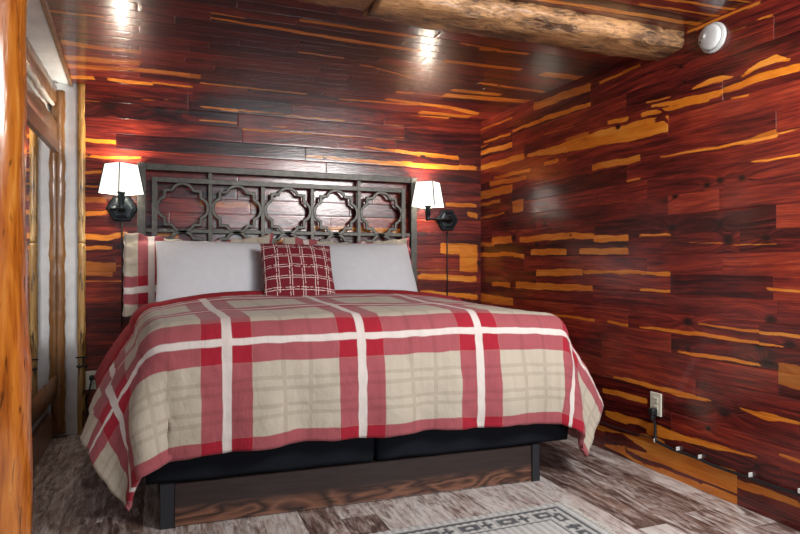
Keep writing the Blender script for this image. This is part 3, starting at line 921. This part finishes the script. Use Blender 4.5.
# crimson lining that shows beside the bed where the side swings back
# ------------------------------------------------------------------ pillows
def pillow_mesh(name, w, h, th, flange=0.0, n=40, pinch=.045, seed=0.0, ruffle=0.0, sag=0.0):
    Vv, pu, pv = [], [], []
    W, Hh = w / 2, h / 2
    Q = []
    for side in (1, -1):
        for i in range(n):
            for j in range(n):
                x = -1 + 2 * i / (n - 1); y = -1 + 2 * j / (n - 1)
                fx, fy = W + flange, Hh + flange
                X = x * fx; Y = y * fy
                X *= 1 - pinch * (1 - y * y) * abs(x) ** 3 * (0 if flange else 1) * 1.2
                Y *= 1 - pinch * (1 - x * x) * abs(y) ** 3 * 1.2
                ex = min(1, abs(X) / W); ey = min(1, abs(Y) / Hh)
                z = th / 2 * (max(0, 1 - ex ** 2.6) ** .55) * (max(0, 1 - ey ** 2.6) ** .55)
                z += .006 * noise.noise((X * 9 + seed, Y * 9, side)) * min(1, z / .02)
                z = max(z, .0022)
                wv = 0
                edge = max(abs(x), abs(y))
                if ruffle and edge > .85:
                    wv = ruffle * math.sin((X * 55 if abs(y) > abs(x) else Y * 70) + seed) * (edge - .85) / .15
                    wv += ruffle * .5 * noise.noise((X * 30, Y * 30, seed)) * (edge - .85) / .15
                Y2 = Y - sag * (1 - abs(x)) * max(0, y)
                Vv.append((X + wv * .3, Y2 + wv * .3, side * z + wv))
                pu.append(X + fx); pv.append(Y + fy)
        Q.append(grid_quads(n, n, 0 if side > 0 else n * n, side < 0))
    # stitch the rim
    rim = [i * n for i in range(n)] + [(n - 1) * n + j for j in range(1, n)] + [i * n + n - 1 for i in range(n - 2, -1, -1)] + [j for j in range(n - 2, 0, -1)]
    q = []
    for a, b in zip(rim, rim[1:] + rim[:1]): q.append((a, a + n * n, b + n * n, b))
    Q.append(np.array(q))
    return np_mesh(name, Vv, np.concatenate(Q), {'pu': pu, 'pv': pv})

def place(o, cx, cy, cz, lean, rz=0.0, roll=0.0):
    o.rotation_euler = (Matrix.Rotation(rz, 4, 'Z') @ Matrix.Rotation(PI / 2 - lean, 4, 'X') @ Matrix.Rotation(roll, 4, 'Z')).to_euler()
    o.location = (cx, cy, cz)

M['white_cotton'] = plain('white_cotton', (.62, .635, .67), .9, var=.015, nscale=20, bump=.35, bscale=22)
M['sham'] = plaid_mat('plaid_sham', (.155, .40, .075, .018, [(.15, .008)]), (.15, .45, .085, .020, [(.16, .008)]))

def red_cushion_mat():
    t = NT('crimson_windowpane')
    u, v = t.attr('pu'), t.attr('pv')
    vec = t.comb(u, v, 0.0)
    n = t.noise(vec, 14, 2, .5)
    lines = None
    for c, o in ((u, .013), (v, .009)):
        cw = t.math('ADD', c, t.math('MULTIPLY_ADD', n, .012, -.006))
        p = t.math('MULTIPLY', t.math('FRACT', t.math('DIVIDE', t.math('ADD', cw, o), .074)), .074)
        for off in (.016, .030):
            m = t.math('LESS_THAN', t.math('ABSOLUTE', t.math('SUBTRACT', p, off)), .0020)
            lines = m if lines is None else t.math('MAXIMUM', lines, m)
    gaps = t.math('GREATER_THAN', t.noise(vec, 60, 1), .40)
    lines = t.math('MULTIPLY', lines, gaps)
    red = t.ramp(t.noise(vec, 200, 2), [(.3, (.135, .003, .010)), (.7, (.20, .006, .018))])
    t.set(Base_Color=t.mix(lines, red, (.72, .60, .58)), Roughness=.9)
    t.bump(t.math('ADD', t.noise(vec, 300, 2), lines), .3, .002)
    return t.m
M['cushion'] = red_cushion_mat()

s1 = link('pillow_sham', pillow_mesh('pillow_sham', .80, .42, .17, .05, seed=3, ruffle=.012, sag=.05), M['sham'], None, True)
place(s1, .245, 4.03, .995, math.radians(15), .02)
tag(s1, 'plaid ruffled pillow sham behind the left white pillow, its left end showing', 'pillow', 'plaid shams against the headboard')
s2 = link('pillow_sham', pillow_mesh('pillow_sham', .80, .42, .17, .05, seed=9, ruffle=.009, sag=.03), M['sham'], None, True)
place(s2, 1.21, 4.03, .985, math.radians(15), -.02)
tag(s2, 'plaid pillow sham behind the right white pillow, only its top edge showing', 'pillow', 'plaid shams against the headboard')
w1 = link('pillow', pillow_mesh('pillow', .66, .49, .19, seed=1.5, pinch=.03), M['white_cotton'], None, True)
place(w1, .30, 3.83, .972, math.radians(30), .0, -.01)
tag(w1, 'plain white pillow on the left side of the bed', 'pillow', 'white pillows on the bed')
w2 = link('pillow', pillow_mesh('pillow', .66, .49, .19, seed=6.5, pinch=.03), M['white_cotton'], None, True)
place(w2, 1.265, 3.83, .970, math.radians(30), .0, .015)
tag(w2, 'plain white pillow on the right side of the bed', 'pillow', 'white pillows on the bed')
rc = link('throw_cushion', pillow_mesh('throw_cushion', .43, .43, .15, seed=4.5, pinch=.05), M['cushion'], None, True)
place(rc, .765, 3.63, .985, math.radians(32), .0, -.03)
tag(rc, 'square crimson cushion with white windowpane lines, centred between the white pillows', 'cushion')

# ------------------------------------------------------------------ headboard
hb = thing('headboard', 'pewter metal headboard with open quatrefoil rings against the cedar back wall', 'headboard', (.815, 4.2, 0))
YH = 4.205
def vbar(x0, x1, z0, z1, d0, d1, bev=.003): return box(x0, x1, d0, d1, z0, z1, bev)
HL, HR = -.11, 1.742
obj('outer_post', vbar(HL - .024, HL + .024, 0, 1.688, YH - .024, YH + .024), M['metal'], hb, world=True)
obj('outer_post', vbar(HR - .024, HR + .024, 0, 1.688, YH - .024, YH + .024), M['metal'], hb, world=True)
obj('top_rail', vbar(HL + .024, HR - .024, 1.645, 1.687, YH - .02, YH + .02), M['metal'], hb, world=True)
IL, IR = -.033, 1.662
bm = bmesh.new()
add_box(bm, IL - .016, IL + .016, YH - .016, YH + .016, .55, 1.603, .002)
add_box(bm, IR - .016, IR + .016, YH - .016, YH + .016, .55, 1.603, .002)
add_box(bm, IL + .016, IR - .016, YH - .016, YH + .016, 1.571, 1.603, .002)
add_box(bm, IL + .016, IR - .016, YH - .016, YH + .016, .55, .582, .002)
obj('inner_frame', bm, M['metal'], hb, world=True)
obj('cross_rail', vbar(HL + .024, HR - .024, 1.250, 1.276, YH - .010, YH + .012), M['metal'], hb, world=True)
cells = [IL + (IR - IL) * k / 5 for k in range(6)]
for k in (1, 2, 3, 4):
    obj('upright_bar', vbar(cells[k] - .013, cells[k] + .013, .582, 1.645 if k in (1, 4) else 1.571, YH - .011, YH + .011, .002), M['metal'], hb, world=True)
def quatre(cx, cz, R):
    """barbed quatrefoil outline"""
    lob = []
    r = .455; c = 1 - r
    for k in range(17):
        a = math.radians(90 + 67.4 - 134.8 * k / 16)
        lob.append((r * math.cos(a), c + r * math.sin(a)))
    q = [(-.715, .46), (-.705, .705), (-.46, .715)] + lob
    pts = []
    for i in range(4):
        a = -i * PI / 2
        for x, z in q:
            pts.append((cx + R * (x * math.cos(a) - z * math.sin(a)), YH - .004, cz + R * (x * math.sin(a) + z * math.cos(a))))
    return pts
for k in range(5):
    cx = (cells[k] + cells[k + 1]) / 2
    for cz in (1.4125, 1.105, .80):
        bm = bmesh.new()
        add_sweep(bm, quatre(cx, cz, .1545), rectp(.021, .020, .003), True, Vector((0, 1, 0)))
        obj('quatrefoil_ring', bm, M['metal'], hb, world=True)

# ------------------------------------------------------------------ sconces
def shade_mat():
    t = NT('linen_lampshade')
    n = t.noise(t.scale(t.coords(), (220, 220, 260)), 1, 2)
    n2 = t.noise(t.coords(), 18, 3)
    f = t.math('MULTIPLY_ADD', n2, .5, t.math('MULTIPLY', n, .5))
    col = t.ramp(f, [(.35, (.50, .50, .45)), (.65, (.66, .66, .60))])
    t.set(Base_Color=col, Roughness=.9, Emission_Color=(1.0, .97, .88, 1), Emission_Strength=SHADE_EM)
    return t.m
SHADE_EM = .80
M['shade'] = shade_mat()

def sconce(px, pz, sx, sy, sz, label, arm_dir):
    root = thing('wall_sconce', label, 'wall lamp', (px, YB, pz), 'wall sconces beside the headboard')
    # hexagonal backplate with a raised inner step
    bm = bmesh.new()
    R = Matrix.Translation((0, -.001, 0)) @ Matrix.Rotation(PI / 2, 4, 'X')
    add_lathe(bm, [(0, 0), (.092, 0), (.092, .012), (.084, .018), (.072, .018), (.068, .026), (.050, .030), (0, .030)], 6, R)
    obj('backplate', bm, M['black_metal'], root)
    bm = bmesh.new()
    add_lathe(bm, [(0, .030), (.026, .030), (.026, .052), (.020, .058), (0, .058)], 24, R)
    obj('hub', bm, M['black_metal'], root, True)
    lx, ly, lz = sx - px, sy - YB, sz - pz       # shade bottom centre, local
    zarm = -.005
    arm = obj('arm', tube([(0, -.05, zarm), (0, -.075, zarm), (lx * .5, (ly - .075) * .5, zarm), (lx, ly, zarm), (lx, ly, zarm + .02)], .009, 12), M['black_metal'], root, True)
    bm = bmesh.new()
    add_lathe(bm, [(0, zarm - .012), (.016, zarm - .012), (.018, zarm), (.013, zarm + .02), (.02, zarm + .03), (.02, lz - .005), (.026, lz), (.026, lz + .03), (0, lz + .03)], 20, Matrix.Translation((lx, ly, 0)))
    obj('socket', bm, M['black_metal'], root, True)
    # swivel knob pointing out to the side
    bm = bmesh.new()
    add_lathe(bm, [(0, 0), (.012, 0), (.016, .008), (.010, .02), (.016, .035), (0, .045)], 16, Matrix.Translation((arm_dir * .03, -.065, zarm)) @ Matrix.Rotation(arm_dir * PI / 2, 4, 'Y'))
    obj('swivel_knob', bm, M['black_metal'], root, True)
    # tapered four-panel shade, one seam turned to the room
    hgt, r0, r1 = .178, .128, .093
    rot = math.radians(-90 + SEAM)
    bm = bmesh.new()
    th = .0025
    ring = lambda r, z: [bm.verts.new((lx + r * math.cos(rot + k * PI / 2), ly + r * math.sin(rot + k * PI / 2), lz + z)) for k in range(4)]
    a, b, c, d = ring(r0, 0), ring(r1, hgt), ring(r1 - th, hgt), ring(r0 - th, 0)
    for A, B in ((a, b), (b, c), (c, d), (d, a)):
        for k in range(4): bm.faces.new((A[k], A[(k + 1) % 4], B[(k + 1) % 4], B[k]))
    sh = obj('lamp_shade', bm, M['shade'], root)
    for k in range(4):
        bm = bmesh.new()
        cA = Vector((lx + (r0 + .003) * math.cos(rot + k * PI / 2), ly + (r0 + .003) * math.sin(rot + k * PI / 2), lz))
        cB = Vector((lx + (r1 + .003) * math.cos(rot + k * PI / 2), ly + (r1 + .003) * math.sin(rot + k * PI / 2), lz + hgt))
        add_sweep(bm, [cA, cB], circ(.004, 6), False, Vector((1, 0, 0)))
        obj('shade_seam', bm, M['black_metal'], sh)
    bm = bmesh.new()
    add_lathe(bm, [(0, lz + .03), (.012, lz + .032), (.025, lz + .060), (.027, lz + .078), (.018, lz + .10), (0, lz + .112)], 18, Matrix.Translation((lx, ly, 0)))
    bulb = obj('bulb', bm, M['bulb'], root, True)
    obj('cord', tube([(0, -.012, -.085), (0, -.010, -.2), (.002, -.009, -.45), (0, -.009, -.75)], .0045, 8, up=Vector((0, 1, 0))), M['black_rubber'], root, True)
    li = bpy.data.lights.new('bulb_light', 'POINT')
    li.energy = BULB_W; li.color = (1, .92, .80); li.shadow_soft_size = .035
    lo = bpy.data.objects.new('bulb_light', li); C.objects.link(lo)
    lo.parent = root; lo.location = (lx, ly, lz + .128)
    return root
SEAM = -3.0
BULB_W = 8.0
def bulb_mat():
    t = NT('glowing_bulb')
    t.set(Base_Color=t.ramp(t.noise(t.coords(), 5), [(0, (.9, .88, .8)), (1, (.9, .88, .8))]), Emission_Color=(1, .85, .62, 1), Emission_Strength=6.0)
    return t.m
M['bulb'] = bulb_mat()
sconce(-.225, 1.400, -.222, 4.13, 1.482, 'lit sconce with tapered white shade on the wall left of the headboard', -1)
sconce(2.045, 1.385, 1.83, 4.13, 1.470, 'lit sconce with tapered white shade on the wall right of the headboard', -1)

# ------------------------------------------------------------------ small things on the walls
sd = on_x(714, 38, XR)
det = thing('smoke_detector', 'round white smoke detector high on the cedar right wall', 'smoke detector', (XR, sd[1], sd[2]))
R = Matrix.Rotation(-PI / 2, 4, 'Y')
obj('base_ring', add_lathe(bmesh.new(), [(0, .001), (.068, .001), (.068, .010), (.064, .014), (0, .014)], 56, R), M['plastic'], det, True)
dome = obj('cover', add_lathe(bmesh.new(), [(.058, .014), (.058, .028), (.054, .036), (.046, .041), (.020, .044), (0, .045)], 56, R), M['plastic'], det, True)
obj('vent_slot', add_lathe(bmesh.new(), [(.0586, .018), (.0590, .0185), (.0590, .021), (.0586, .0215)], 56, R), M['slot'], dome, True)
obj('test_button', add_lathe(bmesh.new(), [(0, .047), (.010, .047), (.011, .044), (.011, .040)], 24, R @ Matrix.Translation((.008, .018, -.0005))), M['plastic'], det, True)
bm = bmesh.new()
add_lathe(bm, [(0, .043), (.006, .043), (.006, .038)], 16, R @ Matrix.Translation((-.012, .038, -.001)))
obj('indicator', bm, M['slot'], det)

def outlet(name, label, origin, rot):
    o = thing(name, label, 'outlet', origin)
    o.rotation_euler = (0, 0, rot)           # local -Y faces the room
    obj('cover_plate', box(-.0365, .0365, -.007, 0, -.058, .058, .0025), M['ivory'], o)
    for z in (.0205, -.0205):
        bm = bmesh.new()
        add_box(bm, -.017, .017, -.0095, -.006, z - .0145, z + .0145, .003)
        rr = obj('receptacle', bm, M['ivory'], o)
        bm = bmesh.new()
        for x in (-.007, .007): add_box(bm, x - .0012, x + .0012, -.0100, -.009, z - .001, z + .008)
        add_box(bm, -.002, .002, -.0100, -.009, z - .010, z - .0055)
        obj('slots', bm, M['slot'], rr)
    obj('screw', add_lathe(bmesh.new(), [(0, .0085), (.0032, .008), (.0032, .006)], 12, Matrix.Rotation(PI / 2, 4, 'X')), M['steel'], o)
    return o
op = on_x(656.5, 404, XR)
outlet('wall_outlet', 'ivory duplex outlet with a black plug low on the cedar right wall', (XR, op[1], op[2]), -PI / 2)

# black cable: plug, drop to the ledge line, then along the wall above the bottom board
pl = on_x(654, 411, XR - .02)
cab = thing('power_cable', 'black power cable plugged into the right wall outlet and clipped along the bottom board', 'cable', (XR, pl[1], pl[2]))
bm = bmesh.new()
add_box(bm, XR - .045, XR - .0095, pl[1] - .016, pl[1] + .016, pl[2] - .022, pl[2] + .016, .008, seg=3)
add_box(bm, XR - .042, XR - .016, pl[1] - .009, pl[1] + .009, pl[2] - .045, pl[2] - .018, .004, seg=2)
obj('plug', bm, M['black_rubber'], cab, True, True)
path = [(XR - .028, pl[1], pl[2] - .04)]
for x, y in [(655, 425), (655.5, 438), (658, 442), (666, 446), (674, 450), (686, 454), (699, 459), (710, 464), (722, 468.5), (735, 473), (749, 477.5), (765, 483), (782, 489), (800, 495)]:
    q = on_x(x, y, XR - .010); path.append((XR - .010, q[1], q[2]))
path += [(XR - .010, 1.4, .130), (XR - .010, .6, .131)]
from mathutils import geometry
P2 = []
for i in range(len(path) - 1):
    a = Vector(path[max(0, i - 1)]); b = Vector(path[i]); c = Vector(path[i + 1]); d = Vector(path[min(len(path) - 1, i + 2)])
    for k in range(5):
        u = k / 5
        P2.append(.5 * ((2 * b) + (c - a) * u + (2 * a - 5 * b + 4 * c - d) * u * u + (3 * b - a - 3 * c + d) * u ** 3))
P2.append(Vector(path[-1]))
obj('cord', tube(P2, .0072, 10, up=Vector((1, 0, .02))), M['black_rubber'], cab, True, True)
# a second, thinner wire running on towards the bed
q0 = on_x(655, 439, XR - .006); q1 = on_x(600, 422, XR - .006)
obj('thin_wire', tube([(XR - .006, q0[1], q0[2]), (XR - .006, (q0[1] + q1[1]) / 2, (q0[2] + q1[2]) / 2 - .004), (XR - .006, q1[1], q1[2]), (XR - .006, 3.6, q1[2])], .0035, 8, up=Vector((1, 0, .02))), M['black_rubber'], cab, True, True)
for x, y in ((654.5, 440.5), (677, 449), (699, 457), (749.5, 475), (799, 491)):
    q = on_x(x, y, XR - .014)
    obj('cable_clip', box(XR - .019, XR + .001, q[1] - .0035, q[1] + .0035, q[2] - .009, q[2] + .010, .002), M['steel'], cab, world=True)

# black latch on the yellow slab and the outlet hidden beside the bed
la = thing('door_latch', 'small black iron latch on the yellow corner slab beside the bed', 'latch', tuple(on_y(82, 362, YB - .035)))
obj('bar', box(-.035, .032, -.010, .002, .026, .034, .002), M['black_metal'], la)
obj('stem', box(.004, .013, -.012, .002, -.018, .030, .002), M['black_metal'], la)
obj('hook', tube([(-.028, -.006, -.024), (-.012, -.014, -.030), (.008, -.016, -.020), (.020, -.012, -.030), (.030, -.006, -.026)], .007, 8), M['black_metal'], la, True)
lo_ = on_y(92, 380, YB)
outlet('wall_outlet', 'ivory outlet with a black cord on the back wall left of the bed', (lo_[0], YB, lo_[2]), 0.0)
cb2 = thing('adapter_cable', 'black cord and plug hanging at the back wall outlet left of the bed', 'cable', (lo_[0], YB - .01, lo_[2]))
obj('plug', box(-.012, .014, -.035, -.001, .004, .034, .006, seg=3), M['black_rubber'], cb2, True)
obj('cord', tube([(0, -.03, .008), (-.01, -.035, -.05), (-.03, -.03, -.11), (-.022, -.03, -.2), (.02, -.03, -.32), (.03, -.02, lo_[2] * -1 + .012)], .005, 8, up=Vector((0, 1, .1))), M['black_rubber'], cb2, True)

# ------------------------------------------------------------------ rug
RX0, RX1, RY0, RY1 = .06, 1.635, -.15, 2.262
st = .0085
nx, ny = int((RX1 - RX0) / st), int((RY1 - RY0) / st)
X, Y = np.meshgrid(np.linspace(0, RX1 - RX0, nx), np.linspace(0, RY1 - RY0, ny), indexing='ij')
W_, L_ = RX1 - RX0, RY1 - RY0
dx = np.minimum(X, W_ - X); dy = np.minimum(Y, L_ - Y)
dd = np.minimum(dx, dy)
along = np.where(dx < dy, Y, X)
rngp = np.random.RandomState(3)
cream = np.array([.47, .475, .465]); dark = np.array([.085, .09, .10])
m = np.zeros_like(X)
m = np.where((dd > .050) & (dd < .062), 1, m)
m = np.where((dd > .150) & (dd < .162), 1, m)
pa = np.mod(along, .17); bd = (dd - .106) / .040
band_ = (dd > .064) & (dd < .148)
blk = (np.abs(pa - .055) < .040) & (np.abs(bd) < .62)
hole = (np.abs(pa - .055) < .016) & (np.abs(bd) < .22)
crs = ((np.abs(pa - .132) < .010) & (np.abs(bd) < .9)) | ((np.abs(pa - .132) < .026) & (np.abs(bd) < .28))
m = np.where(band_ & ((blk & ~hole) | crs), 1, m)
tex = .74 + .26 * np.mod(np.round(X / .017), 2) + rngp.uniform(-.07, .07, X.shape)
colr = (cream[None, None] * (1 - m[..., None]) + dark * m[..., None]) * tex[..., None]
hz = .009 + .0016 * np.mod(np.round(X / .017), 2) + rngp.uniform(-.0006, .0006, X.shape)
hz = np.where(dd < .006, .003, hz)
V = np.stack([X + RX0, Y + RY0, hz], -1).reshape(-1, 3)
Vb = np.array([[RX0, RY0, .001], [RX0, RY1, .001], [RX1, RY1, .001], [RX1, RY0, .001]])
Q = np.concatenate([grid_quads(nx, ny), [[nx * ny, nx * ny + 1, nx * ny + 2, nx * ny + 3]]])
cols = np.concatenate([np.concatenate([colr.reshape(-1, 3), np.ones((nx * ny, 1))], 1), np.ones((4, 4)) * .4])
me = np_mesh('area_rug', np.concatenate([V, Vb]), Q, colors=cols)
t = NT('woven_rug')
t.set(Base_Color=t.mix(.35, t.attr('weave', 'Color'), t.ramp(t.noise(t.coords(), 260, 2), [(.3, (.7, .7, .7)), (.7, (1, 1, 1))]), 'MULTIPLY'), Roughness=.95)
rug = thing('area_rug', 'cream ribbed rug with a dark grey geometric border at the foot of the bed', 'rug', ((RX0 + RX1) / 2, (RY0 + RY1) / 2, 0))
link('woven_field', me, t.m, rug, True, True)
bm = bmesh.new()
rf = random.Random(4)
for i in range(150):
    y = RY0 + .008 + (RY1 - RY0 - .016) * i / 149
    l = rf.uniform(.012, .022)
    add_sweep(bm, [(RX1 - .003, y, .005), (RX1 + l * .5, y + rf.uniform(-.004, .004), .0055), (RX1 + l, y + rf.uniform(-.006, .006), .0025)], rectp(.004, .004), False, Vector((0, 0, 1)))
M['fringe'] = plain('cream_fringe', (.55, .53, .48), .95)
f = obj('fringe', bm, M['fringe'], rug, world=True)

# ------------------------------------------------------------------ light
def area(name, loc, target, sx, sy, watt, col):
    li = bpy.data.lights.new(name, 'AREA')
    li.shape = 'RECTANGLE'; li.size = sx; li.size_y = sy; li.energy = watt; li.color = col
    o = bpy.data.objects.new(name, li); C.objects.link(o)
    o.location = loc
    o.rotation_euler = (Vector(target) - Vector(loc)).to_track_quat('-Z', 'Y').to_euler()
    return o
area('rear_fill', (1.5, -1.72, 1.42), (1.2, 4, 1.2), 1.1, 1.1, 18, (.93, .97, 1.0))  # added weak fill from behind the camera
area('high_front_fill', (1.85, .85, 2.08), (.8, 2.5, 0.3), .9, .8, 54, (1.0, .985, .96))  # added main fill near the ceiling, no fixture there
area('side_light', (-2.6, .2, 1.4), (0, 1.2, 1.2), 1.2, 1.2, 7, (.95, .98, 1.0))  # added light for the log post's highlight; this wall has no opening

wd = bpy.data.worlds.new('World')
bpy.context.scene.world = wd
wd.use_nodes = True
wd.node_tree.nodes['Background'].inputs[0].default_value = (.75, .85, 1, 1)
wd.node_tree.nodes['Background'].inputs[1].default_value = .5

# ------------------------------------------------------------------ camera
cd = bpy.data.cameras.new('camera')
cam = bpy.data.objects.new('camera', cd); C.objects.link(cam)
cam.location = (0, 0, HCAM)
cam.rotation_euler = (PI / 2, 0, -YAW)
cd.sensor_width = 36.0
cd.lens = FPX / 800 * 36.0
cd.shift_y = -3.0 / 800
cd.clip_start = .02
sc = bpy.context.scene
sc.camera = cam
sc.view_settings.view_transform = 'Standard'
sc.view_settings.look = 'None'
sc.view_settings.gamma = 1
sc.view_settings.exposure = 0.95
